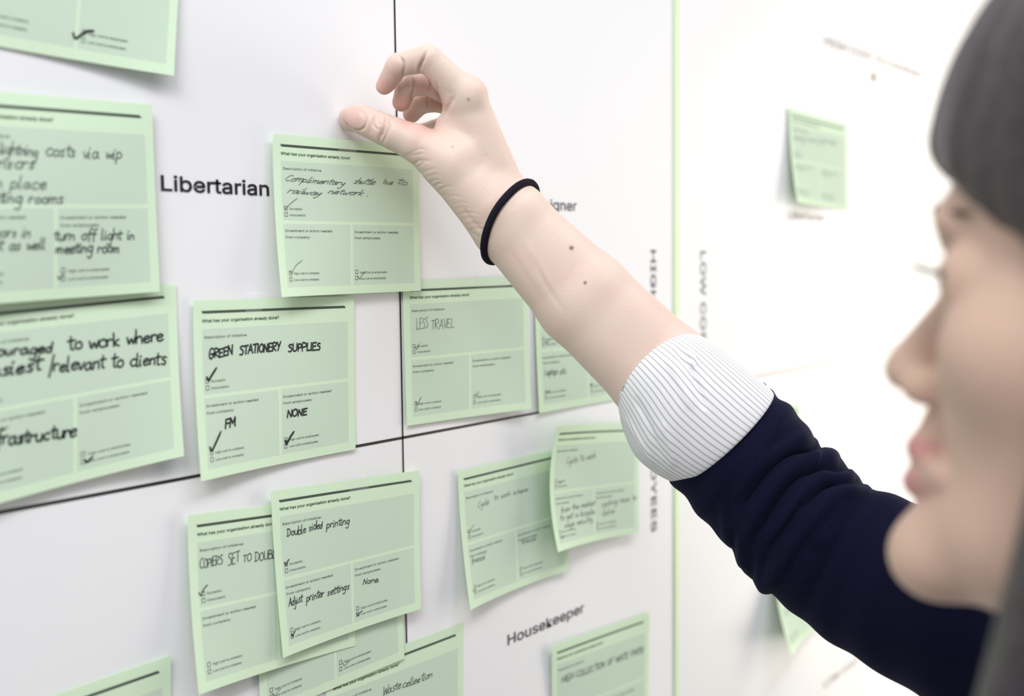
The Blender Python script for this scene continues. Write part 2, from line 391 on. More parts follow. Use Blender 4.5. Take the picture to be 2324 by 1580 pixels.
# ------------------------------------------------------------------ green cards
def build_template():
    head = Buf(); blocks = [Buf() for _ in range(6)]; boxes = []
    uv_text(head, 'What has your organisation already done?', .046, .497, .125, .025, .012)
    for k, a in ((0, ('Description of initiative:', .060, .302, .216, .0215)), (1, ('Successful', .087, .168, .463, .0200)), (1, ('Unsuccessful', .087, .187, .502, .0200)),
                 (2, ('Investment or action needed', .055, .360, .600, .0215)), (2, ('from company:', .055, .213, .640, .0215)),
                 (3, ('High cost to company', .093, .267, .865, .0200)), (3, ('Low cost to company', .093, .263, .905, .0200)),
                 (4, ('Investment or action needed', .515, .835, .604, .0215)), (4, ('from employees:', .515, .703, .643, .0215)),
                 (5, ('High cost to employees', .553, .748, .870, .0200)), (5, ('Low cost to employees', .553, .742, .910, .0200))):
        uv_text(blocks[k], *a)
    for u, v in ((.057, .440), (.057, .479), (.062, .841), (.062, .880), (.520, .845), (.520, .885)):
        bx_ = Buf(); uv_frame(bx_, u, v, u+.0185, v+.0265, .0022, .0028); boxes.append(bx_)
    bar = Buf(); n = 24; v = []
    for i in range(n+1):
        t = i/n; v += [(.043+t*.888, .060), (.050+t*.890, .075)]
    bar.add(v, [(2*i, 2*i+1, 2*i+3, 2*i+2) for i in range(n)])
    return head, blocks, boxes, bar
TH, TT, TB, TBAR = build_template()
US = sorted(set([0, .045, .487, .503, .955, 1]+[round(x, 3) for x in np.linspace(0, 1, 25)]))
VS = sorted(set([0, .162, .530, .550, .945, 1]+[round(x, 3) for x in np.linspace(0, 1, 21)]))

def card(label, px, lift, base=.001, bow=0.0, curl=(), notes=(), ticks=(), tape=None, group='pale green feedback cards', pen=None):
    """px: TL, TR, BR, BL as seen; lift: how far each corner stands off the board (m)"""
    lift = [l+base for l in lift]
    c = [wall_pt(*p, off=l) for p, l in zip(px, lift)]
    H = hom(px, [(0, 0), (1, 0), (1, 1), (0, 1)])
    def S(uv, off=0.0):
        uv = np.asarray(uv, float); u, v = uv[:, 0], uv[:, 1]
        p = (np.outer((1-u)*(1-v), c[0])+np.outer(u*(1-v), c[1])+np.outer(u*v, c[2])+np.outer((1-u)*v, c[3]))
        # corner lifts ease in, so the sheet stays flat near its taped top edge and curls at the free corners
        bil = (1-u)*(1-v)*lift[0]+u*(1-v)*lift[1]+u*v*lift[2]+(1-u)*v*lift[3]
        e = 2.2
        y = base + (lift[0]-base)*((1-u)**e*(1-v)**e)+(lift[1]-base)*(u**e*(1-v)**e)+(lift[2]-base)*(u**e*v**1.6)+(lift[3]-base)*((1-u)**e*v**1.6)
        y = y+bow*np.sin(np.pi*u)*np.sin(np.pi*np.clip(v, 0, 1))
        for (k, cu, cv, ru, rv) in curl: y = y+k*np.exp(-((u-cu)/ru)**2-((v-cv)/rv)**2)
        # keep every point on the same sight line while the sheet bends: slide x with y a little
        p[:, 1] = -(y+off)
        return p
    g = [(u, v) for v in VS for u in US]; nu = len(US); faces = []; mi = []
    for j in range(len(VS)-1):
        for i in range(nu-1):
            faces.append((j*nu+i, (j+1)*nu+i, (j+1)*nu+i+1, j*nu+i+1))
            u = (US[i]+US[i+1])/2; v = (VS[j]+VS[j+1])/2
            inb = (.045 < u < .955 and .162 < v < .530) or (.045 < u < .487 and .550 < v < .945) or (.503 < u < .955 and .550 < v < .945)
            mi.append(1 if inb else 0)
    o = mesh_obj('feedback_card', S(g), faces, [mat_paper, mat_box], None, True, mi)
    solidify(o, 0.00025, -1); es = o.modifiers.new('edges', 'EDGE_SPLIT'); es.split_angle = math.radians(35)
    tag(o, label, 'card', group)
    off = .00012
    mesh_obj('header_bar', S(TBAR.arr(), off), TBAR.f, mat_bar, o)
    mesh_obj('printed_heading', S(TH.arr(), off), TH.f, mat_head, o)
    for bk in TT: mesh_obj('printed_lettering', S(bk.arr(), off), bk.f, mat_print, o)
    for bk in TB: mesh_obj('checkbox_frame', S(bk.arr(), off), bk.f, mat_head, o)
    def to_uv(p):
        a = H@np.array([p[0], p[1], 1]); return a[:2]/a[2]
    rng = np.random.default_rng(abs(hash(label)) % 1000 if False else sum(map(ord, label)))
    for (s, a, b_, h, wmm, mat, slant, link) in notes:
        bu = Buf(); ua, ub = to_uv(a), to_uv(b_)
        st, L = hand_strokes(s, slant, link, rng)
        xs = np.concatenate(st)[:, 0]; lo, hi = xs.min(), xs.max()
        hv = h/ (math.dist(px[0], px[3])*.5+math.dist(px[1], px[2])*.5)   # x height in card heights
        sx_ = (ub-ua)/(hi-lo)
        AS = .1245/.0985
        for a_ in st:
            # into a square space to keep the pen width even, then to uv
            t = (a_[:, 0]-lo)
            uvp = ua+np.outer(t, sx_)+np.outer(a_[:, 1]*hv/4, (0, -1))
            sq = uvp*np.array([AS, 1.0])
            bb = Buf(); ribbon(bb, sq, wmm/98.5)
            vv = bb.arr()/np.array([AS, 1.0]); bu.add(vv, bb.f)
        mesh_obj('handwriting', S(bu.arr(), off*1.6), bu.f, mat, o)
    for (pts, wmm, mat) in ticks:
        bu = Buf(); AS = .1245/.0985
        uvp = np.array([to_uv(p) for p in pts])*np.array([AS, 1.0])
        bb = Buf(); ribbon(bb, catmull(uvp, 4), wmm/98.5)
        bu.add(bb.arr()/np.array([AS, 1.0]), bb.f)
        mesh_obj('pen_tick', S(bu.arr(), off*1.9), bu.f, mat, o)
    if tape:
        t0 = [to_uv(p) for p in tape]; gg = []
        for j in range(7):
            for i in range(4):
                a = t0[0]*(1-i/3)+t0[1]*(i/3); b2 = t0[3]*(1-i/3)+t0[2]*(i/3); gg.append(a*(1-j/6)+b2*(j/6))
        gg = np.array(gg)
        pp = S(np.clip(gg, 0, 1), .0003); ex = S(gg, .0003)
        pp[:, 0] = ex[:, 0]; pp[:, 2] = ex[:, 2]
        out = gg[:, 1] < -.02; pp[out, 1] = -(.0005)
        mesh_obj('clear_tape', pp, [(j*4+i, (j+1)*4+i, (j+1)*4+i+1, j*4+i+1) for j in range(6) for i in range(3)], mat_tape, o, True)
    return o
K_, T_, B_ = mat_pen, mat_biro, mat_blue
def tick(x, y, s=1.0):   # a pen tick whose corner sits in the box at (x, y)
    return [(x-4*s, y-4*s), (x, y+2*s), (x+6*s, y-10*s), (x+16*s, y-24*s)]
card('green card cut off by the top left corner of the photo', [(-60, -402), (425, -255), (395, 172), (-75, 92)], [0, 0, .007, 0], .001, .001,
     ticks=[([(168, 76), (174, 88), (196, 74), (214, 72)], 1.3, K_)])
card('green card half cut at the left edge, about lighting costs and meeting rooms', [(-145, 196), (345, 238), (363, 662), (-140, 700)], [0, 0, .002, .004], .0045, .002,
     notes=[('lightning', (0, 345), (85, 352), 13, .55, T_, .2, True), ('costs via wip', (104, 350), (276, 358), 15, .6, T_, .15, False),
            ('sensors', (-40, 376), (78, 380), 14, .6, T_, .2, False), ('in place', (-20, 422), (104, 426), 14, .55, T_, .15, False),
            ('meeting rooms', (-60, 455), (143, 459), 14, .6, T_, .15, False),
            ('sensors in', (-50, 535), (68, 535), 13, .55, T_, .2, False), ('not as well', (-30, 566), (102, 562), 13, .6, T_, .1, False),
            ('turn off light in', (124, 542), (304, 540), 13, .7, T_, .1, False), ('meeting room', (128, 572), (270, 570), 13, .75, T_, .1, False)],
     ticks=[([(134, 626), (139, 631), (146, 620)], .7, T_)])
card('green card at the left edge with black pen words to work where, relevant to clients', [(-105, 690), (400, 645), (418, 1035), (-95, 1170)], [0, 0, .007, .006], .0012, .001,
     notes=[('encouraged', (-60, 812), (126, 796), 13, 1.0, K_, .1, False), ('to work where', (160, 793), (374, 772), 16, 1.05, K_, 0, False),
            ('easiest', (-40, 858), (106, 836), 16, 1.1, K_, .1, False), ('/relevant to clients', (118, 842), (382, 824), 17, 1.0, K_, .1, False),
            ('infrastructure', (-30, 1016), (184, 988), 17, 1.05, K_, .1, True)],
     ticks=[([(205, 1044), (210, 1048), (222, 1036)], 1.2, K_)])
card('green card with bold pen words Green Stationery Supplies, below Libertarian', [(439, 682), (804, 672), (807, 1020), (457, 1093)], [.001, .001, .001, .008], .0012, .0008,
     notes=[('GREEN', (480, 817), (533, 808), 10, .95, K_, .05, False), ('STATIONERY', (549, 808), (642, 797), 10.5, .95, K_, .1, False),
            ('SUPPLIES', (659, 801), (730, 796), 10, .95, K_, .05, False), ('FM', (517, 976), (540, 970), 11, 1.0, K_, .1, False),
            ('NONE', (658, 950), (702, 943), 9, .95, K_, .1, False)],
     ticks=[([(474, 860), (478, 868), (484, 858), (496, 839)], 1.25, K_), ([(480, 1018), (484, 1026), (494, 1008), (506, 983)], 1.25, K_),
            ([(655, 1002), (657, 1010), (664, 996), (673, 982)], 1.4, K_)], tape=[(560, 664), (600, 663), (598, 712), (561, 714)])
cardE = card('green card held under the thumb, with thin words about a shuttle bus to railway network', [(619.5, 303), (949, 332), (955.5, 660), (640, 674.5)], [0.001, 0, .003, .009], .0028, .0012,
     notes=[('Complimentary', (652, 413), (785, 424), 7.2, .32, T_, .6, True), ('shuttle', (802, 419), (853, 422), 7.5, .32, T_, .7, True),
            ('bus', (870, 419), (893, 422), 7.5, .32, T_, .5, True), ('to', (905, 420), (926, 424), 8, .32, T_, .4, False),
            ('railway', (655, 441), (733, 447), 7, .32, T_, .6, True), ('network .', (745, 442), (835, 448), 7, .32, T_, .5, True)],
     ticks=[([(649, 472), (653, 477), (662, 466), (678, 453)], .33, T_), ([(661, 617), (665, 622), (674, 606), (690, 593)], .33, T_),
            ([(818, 628), (821, 634), (827, 625), (836, 617)], .33, T_)], tape=[(767, 240), (808, 243), (808, 366), (768, 362)])
card('green card with thin capitals Less Travel, right of the centre line', [(914, 638), (1201, 627), (1207, 928), (924, 967)], [0, .002, .007, .001], .0012, .0008,
     notes=[('LESS', (945, 749), (971, 746), 13, .35, T_, .1, False), ('TRAVEL', (979, 747), (1029, 744), 12, .38, T_, .15, False)],
     ticks=[([(941, 785), (945, 793), (951, 780)], .42, K_), ([(944, 912), (948, 920), (953, 908), (957, 902)], .42, K_), ([(1081, 893), (1084, 900), (1089, 889)], .38, K_)],
     tape=[(1080, 622), (1150, 620), (1150, 650), (1080, 652)])
card('green card half hidden behind the forearm, right of the Less Travel card', [(1213, 632), (1430, 625), (1440, 900), (1224, 938)], [.001, 0, 0, .002], .0012, .0008,
     notes=[('Laptops', (1238, 851), (1266, 848), 7, .42, K_, .1, False), ('etc.', (1271, 849), (1286, 846), 7, .42, K_, .1, False)],
     ticks=[([(1238, 773), (1241, 778), (1247, 771)], .6, K_), ([(1240, 886), (1243, 891), (1248, 884)], .6, K_), ([(1339, 871), (1341, 876), (1345, 869)], .6, K_)])
# the overlapping cluster at the bottom
card('green card about waste collection, cut by the bottom edge of the photo', [(738, 1530), (1052, 1412), (1050, 1745), (750, 1880)], [0, 0, 0, 0], .0006, .0004,
     notes=[('Waste', (865, 1583), (904, 1566), 10, .42, K_, .2, False), ('collection', (908, 1566), (976, 1541), 9, .42, K_, .25, True)])
card('green card mostly hidden beneath the Double sided printing card', [(575, 1250), (905, 1145), (918, 1495), (592, 1632)], [0, 0, .001, 0], .0014, .0004,
     ticks=[([(774, 1505), (778, 1512), (785, 1506), (792, 1499)], .3, B_), ([(618, 1573), (622, 1580), (629, 1570), (636, 1562)], .3, B_)])
card('green card with capitals Copiers Set to Double, overlapped on its right', [(427, 1170), (800, 1122), (806, 1466), (452, 1577.5)], [.0015, 0, 0, .010], .0024, .0006,
     notes=[('COPIERS', (460, 1297), (512, 1285), 11, .5, T_, .1, False), ('SET', (524, 1288), (551, 1279), 14, .5, T_, .1, False),
            ('TO', (559, 1280), (577, 1277), 10, .5, T_, .1, False), ('DOUBLE', (584, 1278), (640, 1269), 11, .5, T_, .1, False)],
     ticks=[([(457, 1351), (462, 1358), (468, 1344), (477, 1333)], .6, K_)])
card('green card with words Double sided printing, in front of three others', [(615, 1115), (953.6, 1067.4), (956, 1382), (643, 1493.6)], [.001, .001, .004, .005], .0035, .0006,
     notes=[('Double', (656, 1223), (701, 1213), 9, .5, K_, .1, False), ('sided', (708, 1209), (740, 1203), 9, .5, K_, .15, False), ('printing', (748, 1204), (801, 1192), 9, .5, K_, .15, False),
            ('Adjust', (660, 1382), (695, 1370), 9, .5, K_, .15, False), ('printer', (702, 1371), (745, 1358), 9, .5, K_, .15, False), ('settings', (752, 1357), (803, 1340), 8.5, .5, K_, .2, False),
            ('None.', (833, 1331), (868, 1324), 7.5, .5, K_, .2, False)],
     ticks=[([(650, 1283), (654, 1289), (658, 1280), (661, 1276)], .7, K_), ([(665, 1441), (668, 1447), (671, 1440), (675, 1434)], .7, K_), ([(820, 1393), (823, 1399), (827, 1393), (832, 1388)], .6, K_)],
     tape=[(797, 1080), (840, 1074), (843, 1112), (800, 1118)])
card('green card with faint words Cycle to work scheme, left of the other cycling card', [(1040, 1070), (1275, 1015), (1292, 1294), (1068, 1385)], [.001, 0, .004, .010], .0012, .0006,
     notes=[('Cycle', (1090, 1155), (1115, 1146), 7, .3, T_, .2, True), ('to work scheme', (1126, 1137), (1202, 1116), 6, .3, T_, .2, True),
            ('financial', (1076, 1283), (1108, 1272), 7, .3, T_, .2, True), ('financial', (1191, 1238), (1222, 1229), 6, .3, T_, .2, True)],
     ticks=[([(1066, 1209), (1069, 1214), (1075, 1203), (1081, 1194)], .32, T_), ([(1075, 1340), (1078, 1345), (1084, 1336)], .32, T_)])
card('green card headed Cycle to work, its left edge lifted, below the shirt cuff', [(1267, 967), (1451, 960), (1450, 1209), (1267, 1254)], [.017, .001, .003, .017], .0045, .0006,
     notes=[('Cycle', (1304, 1056), (1328, 1050), 8, .42, T_, .1, False), ('to work', (1334, 1048), (1367, 1042), 8, .42, T_, .1, False),
            ('from the market', (1290, 1167), (1367, 1148), 6.5, .42, K_, .1, False), ('to get a bicycle', (1286, 1184), (1365, 1168), 6.5, .42, K_, .1, False), ('cage security', (1295, 1200), (1360, 1186), 6, .42, K_, .1, False),
            ('cycling race to', (1380, 1152), (1447, 1134), 6.5, .42, K_, .1, False), ('bike', (1382, 1172), (1405, 1166), 6.5, .42, K_, .1, False)],
     ticks=[([(1288, 1096), (1290, 1100), (1295, 1094)], .5, K_), ([(1284, 1219), (1286, 1223), (1291, 1216)], .6, K_)])
card('green card below the word Housekeeper, cut by the bottom edge of the photo', [(1253.5, 1467), (1473.6, 1388.6), (1470, 1660), (1258, 1755)], [.003, 0, 0, 0], .0012, .0006,
     notes=[('HIGH COLLECTION OF WHITE PAPER', (1276, 1552), (1460, 1482), 7.5, .6, T_, .1, False)])
card('green card rising from the bottom left edge of the photo', [(-100, 1655), (388, 1487.5), (392, 1900), (-95, 2120)], [0, .002, 0, 0], .0012, .0008)
card('pale washed out green card high on the second board, above its Libertarian lettering', [(1791, 246), (1922, 282), (1924, 477), (1810, 459)], [0.001, 0, 0, .012], .0012, .0004,
     notes=[('energy saving light bulbs', (1806, 322), (1900, 334), 6, .4, T_, .1, False)])
card('pale green card glimpsed above the navy sleeve, on the second board', [(1700, 905), (1815, 922), (1818, 1130), (1705, 1150)], [0, 0, 0, 0], .0012, .0004)
card('green card hanging out below the navy sleeve, left corner lifted', [(1765, 1262), (1893, 1205), (1908, 1400), (1799, 1491)], [.006, 0, 0, .034], .0012, .0004)

# ------------------------------------------------------------------ implicit surfaces -> meshes
def cone(a, ra, b_, rb):
    a = np.asarray(a, float); b_ = np.asarray(b_, float)
    def f(p):
        ba = b_-a; L2 = ba@ba; t = np.clip(((p-a)@ba)/L2, 0, 1)
        return np.linalg.norm(p-a-t[:, None]*ba, axis=1)-(ra+(rb-ra)*t)
    return f
def ell(c, r, rot=None):
    c = np.asarray(c, float); r = np.asarray(r, float)
    def f(p):
        x = p-c
        if rot is not None: x = x@rot
        k0 = np.linalg.norm(x/r, axis=1); k1 = np.linalg.norm(x/(r*r), axis=1)+1e-9
        return k0*(k0-1)/k1
    return f
def smin(a, b_, k):
    h = np.clip(.5+.5*(b_-a)/k, 0, 1); return b_*(1-h)+a*h-k*h*(1-h)
def smax(a, b_, k): return -smin(-a, -b_, k)
def union(fs, k):
    def f(p):
        d = fs[0](p)
        for g in fs[1:]: d = smin(d, g(p), k)
        return d
    return f
def surface(f, lo, hi, h, slack=1.6):
    """surface nets over a sparse set of blocks"""
    lo = np.array(lo, float); hi = np.array(hi, float); B = 8
    nb = np.ceil((hi-lo)/(h*B)).astype(int); n = nb*B
    D = np.full(tuple(n), 1.0, dtype=np.float32)
    bi = np.stack(np.meshgrid(*[np.arange(k) for k in nb], indexing='ij'), -1).reshape(-1, 3)
    cen = lo+(bi*B+B/2-.5)*h
    dc = np.concatenate([f(cen[i:i+200000]) for i in range(0, len(cen), 200000)])
    rad = B*h*0.87*slack
    off = np.stack(np.meshgrid(*[np.arange(B)]*3, indexing='ij'), -1).reshape(-1, 3)
    inside = bi[dc < -rad]
    for b0 in inside: i, j, k = b0*B; D[i:i+B, j:j+B, k:k+B] = -1
    act = bi[np.abs(dc) <= rad]
    for s in range(0, len(act), 400):
        bb = act[s:s+400]
        idx = (bb[:, None, :]*B+off[None]).reshape(-1, 3)
        D[idx[:, 0], idx[:, 1], idx[:, 2]] = f(lo+idx*h)
    neg = D < 0
    nx, ny, nz = D.shape
    c = np.zeros((nx-1, ny-1, nz-1), dtype=np.int8)
    for dx in (0, 1):
        for dy in (0, 1):
            for dz in (0, 1): c += neg[dx:nx-1+dx, dy:ny-1+dy, dz:nz-1+dz]
    cells = np.argwhere((c > 0) & (c < 8))
    acc = np.zeros((len(cells), 3)); cnt = np.zeros(len(cells))
    cor = [(a, b_, d) for a in (0, 1) for b_ in (0, 1) for d in (0, 1)]
    for i, p in enumerate(cor):
        for j, q_ in enumerate(cor):
            if j <= i or sum(abs(x-y) for x, y in zip(p, q_)) != 1: continue
            a = D[tuple((cells+p).T)]; b_ = D[tuple((cells+q_).T)]
            m = (a < 0) != (b_ < 0); t = np.where(m, a/np.where(m, a-b_, 1), 0)
            pt = np.array(p)+(np.array(q_)-np.array(p))*t[:, None]
            acc[m] += pt[m]; cnt[m] += 1
    V = lo+(cells+acc/cnt[:, None])*h
    ids = -np.ones(c.shape, dtype=np.int64); ids[tuple(cells.T)] = np.arange(len(cells))
    Fs = []
    for ax in range(3):
        e = np.zeros(3, int); e[ax] = 1; u = np.zeros(3, int); u[(ax+1) % 3] = 1; w = np.zeros(3, int); w[(ax+2) % 3] = 1
        a = neg[:-1, :, :] if ax == 0 else neg[:, :-1, :] if ax == 1 else neg[:, :, :-1]
        b_ = neg[1:, :, :] if ax == 0 else neg[:, 1:, :] if ax == 1 else neg[:, :, 1:]
        g = np.argwhere(a != b_)
        ok = np.all([(g[:, k] >= (0 if k == ax else 1)) & (g[:, k] < c.shape[k]) for k in range(3)], axis=0)
        g = g[ok]; s = a[tuple(g.T)]
        q4 = [ids[tuple((g-x).T)] for x in (0*u, u, u+w, w)]
        Q = np.stack(q4, 1); Q[~s] = Q[~s][:, ::-1]
        Q = Q[(Q >= 0).all(1)]
        Fs.append(Q)
    return V, np.concatenate(Fs)
def grad(f, p, e=2e-4):
    g = np.stack([f(p+d)-f(p-d) for d in np.eye(3)*e], 1)
    return g/(np.linalg.norm(g, axis=1, keepdims=True)+1e-9)
def fast_mesh(name, V, Q, mats, parent, smooth=True):
    me = bpy.data.meshes.new(name)
    me.vertices.add(len(V)); me.vertices.foreach_set('co', np.asarray(V, dtype=np.float32).ravel())
    me.loops.add(Q.size); me.loops.foreach_set('vertex_index', Q.astype(np.int32).ravel())
    me.polygons.add(len(Q)); me.polygons.foreach_set('loop_start', np.arange(0, Q.size, 4, dtype=np.int32))
    me.update(calc_edges=True); me.validate()
    me.polygons.foreach_set('use_smooth', [True]*len(me.polygons))
    for m in (mats if isinstance(mats, (list, tuple)) else [mats]): me.materials.append(m)
    o = bpy.data.objects.new(name, me); COL.objects.link(o)
    if parent: o.parent = parent
    return o

# ------------------------------------------------------------------ the person: hand and forearm (metres, lens axes while modelling)
def Z(zx, zy, d): return q(740+zx/2.822, 60+zy/2.822, d)
r_ = lambda k: k/2.822/F*0.70
def chain(pts):   # ((x,y,d,r), ...) zoom units
    return [cone(Z(*a[:3]), r_(a[3]), Z(*b_[:3]), r_(b_[3])) for a, b_ in zip(pts, pts[1:])]
index_f = union(chain([(890, 455, .702, 118), (655, 207, .692, 84), (468, 245, .696, 72), (450, 262, .697, 70), (372, 384, .706, 52)])+[cone(Z(430, 300, .700), r_(64), Z(390, 365, .705), r_(56))], .0012)
middle_f = union(chain([(890, 455, .724, 112), (665, 366, .717, 78), (560, 372, .715, 74), (510, 398, .716, 70), (483, 486, .719, 61)]), .0012)
ring_f = union(chain([(880, 520, .742, 105), (735, 478, .738, 76), (640, 482, .734, 72), (598, 500, .735, 68), (548, 560, .737, 60)]), .0012)
pinky_f = union(chain([(860, 590, .756, 92), (770, 625, .757, 58), (690, 650, .754, 54), (610, 668, .753, 48)]), .0012)
thumb_f = union(chain([(162, 575, .7025, 70), (235, 598, .7005, 92), (300, 628, .6995, 95), (365, 658, .699, 99), (440, 690, .700, 103), (570, 745, .701, 120), (800, 880, .704, 168)])
                + [ell(Z(185, 590, .7055), (.010, .0085, .0062))], .0015)
palm = union([cone(Z(878, 472, .705), r_(138), Z(1120, 1120, .716), r_(172)), cone(Z(900, 470, .722), r_(135), Z(1140, 1130, .724), r_(168)),
              cone(Z(890, 510, .740), r_(125), Z(1150, 1150, .733), r_(160)), cone(Z(870, 570, .754), r_(112), Z(1140, 1170, .742), r_(150)),
              cone(Z(780, 885, .704), r_(160), Z(1020, 1150, .708), r_(188)),
              ell(Z(905, 440, .703), (.0115, .0115, .011)),
              cone(Z(772, 640, .708), r_(78), Z(880, 820, .707), r_(130))], .007)
A_ = np.array([.70, .72]); N_ = np.array([.72, -.70])
def fa(px, py, s, d): return q(px+N_[0]*s, py+N_[1]*s, d)
px_r = lambda k: k/F*.71
forearm = union([cone(Z(1110, 1120, .714), r_(178), fa(1158, 503, 20, .713), px_r(70)), cone(Z(1080, 1180, .716), r_(170), fa(1158, 503, -20, .713), px_r(70)),
                 cone(fa(1158, 503, 20, .713), px_r(68), fa(1325, 678, 24, .715), px_r(86)), cone(fa(1158, 503, -20, .713), px_r(68), fa(1325, 678, -24, .715), px_r(86)),
                 cone(fa(1325, 678, 24, .715), px_r(86), fa(1503, 850, 27, .712), px_r(92)), cone(fa(1325, 678, -24, .715), px_r(86), fa(1503, 850, -27, .712), px_r(92)),
                 cone(fa(1503, 850, 27, .712), px_r(92), q(1720, 1075, .70), px_r(96)), cone(fa(1503, 850, -27, .712), px_r(92), q(1720, 1075, .70), px_r(96))], .006)
def arm_sdf(p):
    pa = smin(palm(p), forearm(p), .008)
    d = smin(pa, thumb_f(p), .006)
    out = d
    for g, k in ((index_f, .0045), (middle_f, .003), (ring_f, .003), (pinky_f, .003)):
        out = np.minimum(out, smin(pa, g(p), k))
    return smin(out, index_f(p), .0006)
hl = .00075
V, Qd = surface(arm_sdf, (-.115, -.11, -.79), (.175, .20, -.655), hl)
n = grad(arm_sdf, V)
px = CX+F*V[:, 0]/-V[:, 2]; py = CY-F*V[:, 1]/-V[:, 2]; dep = -V[:, 2]
def seg_d(pl):
    best = np.full(len(V), 1e9); tt = np.zeros(len(V))
    for i in range(len(pl)-1):
        a = np.array(pl[i], float); b_ = np.array(pl[i+1], float); ba = b_-a
        t = np.clip(((px-a[0])*ba[0]+(py-a[1])*ba[1])/(ba@ba), 0, 1)
        d = np.hypot(px-a[0]-t*ba[0], py-a[1]-t*ba[1])
        m = d < best; best[m] = d[m]; tt[m] = ((i+t)/(len(pl)-1))[m]
    return best, tt
front = np.clip(n[:, 2]*1.6+.5, 0, 1)
disp = np.zeros(len(V))
def crease(z, depth, w, dmax=.735, fade=True, raw=False):
    pl = z if raw else [(740+a/2.822, 60+b_/2.822) for a, b_ in z]
    pl = catmull(pl, 4)
    d, t = seg_d(pl)
    k = np.exp(-(d/w)**2)*(np.clip(4*t, 0, 1)*np.clip(4*(1-t), 0, 1)*.8+.2 if fade else 1)
    disp[:] -= depth*k*front*(dep < dmax)
for z, dp, w in [
    ([(470, 190), (492, 225), (499, 265), (494, 330)], .0021, 2.6), ([(648, 140), (622, 200), (602, 250), (597, 305)], .0024, 2.8), ([(632, 190), (612, 240), (606, 290)], .0012, 2.4), ([(560, 215), (555, 260), (560, 310)], .0003, 3),
    ([(545, 325), (560, 370), (558, 420), (545, 460)], .0016, 2.8), ([(655, 340), (668, 370), (660, 420)], .0015, 2.8), ([(640, 440), (652, 490), (648, 540)], .0014, 2.8),
    ([(322, 565), (308, 600), (310, 640), (332, 662)], .0012, 2.4), ([(350, 572), (334, 590), (336, 620), (352, 632)], .0009, 2.2), ([(352, 640), (350, 680), (340, 722)], .0011, 2.3),
    ([(378, 575), (381, 620), (366, 680), (343, 735)], .0019, 2.5), ([(412, 600), (405, 650), (380, 710), (362, 750)], .0011, 2.5), ([(295, 600), (285, 650), (280, 690)], .0004, 2.4),
    ([(705, 360), (715, 420), (735, 490), (760, 520)], .0010, 4), ([(830, 430), (800, 490), (745, 570), (690, 640)], .0010, 5), ([(790, 400), (800, 450), (790, 490)], .0006, 5)]:
    crease(z, dp, w)
rg = np.random.default_rng(4)
for i in range(13):   # fine skin folds at the base of the thumb
    t_ = i/12; x0, y0 = 478+t_*235+rg.normal(0, 5), 838+t_*270+rg.normal(0, 6); L_ = rg.uniform(80, 190)*(1-.3*t_)
    j1, j2 = rg.normal(0, 7, 2)
    crease([(x0, y0), (x0+L_*.3, y0-24+j1), (x0+L_*.65, y0-40+j2), (x0+L_, y0-44+j1)], rg.uniform(.00018, .0005), rg.uniform(1.7, 2.4))
for i in range(7):
    x0, y0 = 770+i*24+rg.normal(0, 5), 1110+i*32+rg.normal(0, 6)
    crease([(x0, y0), (x0+50, y0-14+rg.normal(0, 5)), (x0+rg.uniform(90, 150), y0-8)], rg.uniform(.0001, .0003), 2.3)
crease([(1210, 575), (1235, 640), (1290, 720)], .0004, 7, raw=True); crease([(1150, 560), (1190, 620), (1240, 700)], .0003, 8, raw=True)
crease([(1190, 545), (1222, 600), (1262, 665)], -.0003, 8, raw=True)
crease([(1110, 540), (1070, 500), (1050, 470)], .0006, 5, raw=True); crease([(1095, 545), (1060, 520), (1035, 500)], .0004, 4, raw=True)
# nail outline (zoom units) and the groove round it
nail = [(104, 565), (122, 520), (155, 504), (205, 520), (240, 548), (256, 595), (246, 640), (222, 660), (180, 660), (140, 632), (112, 600)]
npl = [(740+a/2.822, 60+b_/2.822) for a, b_ in nail]
crease(list(np.array(npl+[npl[0]])), .00075, 3.2, fade=False, raw=True)
V = V+n*disp[:, None]
def blob(x, y, r, dmax=.74): return np.exp(-(np.hypot(px-x, py-y)/r)**2)*(dep < dmax)
tone = np.zeros((len(V), 4)); tone[:, 3] = 0
for x, y, r, k in [(865, 195, 30, .62), (890, 165, 30, .25), (905, 238, 28, .8), (925, 270, 26, .7), (925, 225, 20, .3), (970, 283, 22, .8), (985, 240, 30, .35), (960, 190, 30, .3), (785, 250, 24, .3), (800, 285, 22, .18),
                   (955, 290, 30, .5), (940, 130, 22, .15), (1300, 610, 120, .05), (1005, 240, 20, .2), (1120, 470, 40, .12), (1480, 720, 60, .1)]:
    tone[:, 0] = np.maximum(tone[:, 0], k*blob(x, y, r))
for x, y, r, k in [(1297, 563, 4.6, 1.0), (1328, 642, 3.4, 1.0), (1063, 226, 3.6, .55), (1027, 333, 2.8, .4), (1103, 351, 2.4, .25)]:
    tone[:, 1] = np.maximum(tone[:, 1], np.clip(1.3*k*blob(x, y, r), 0, 1))
arm_V, arm_Q, arm_tone = cam2w(V), Qd, tone

person = empty('person', (0, 0, 0))
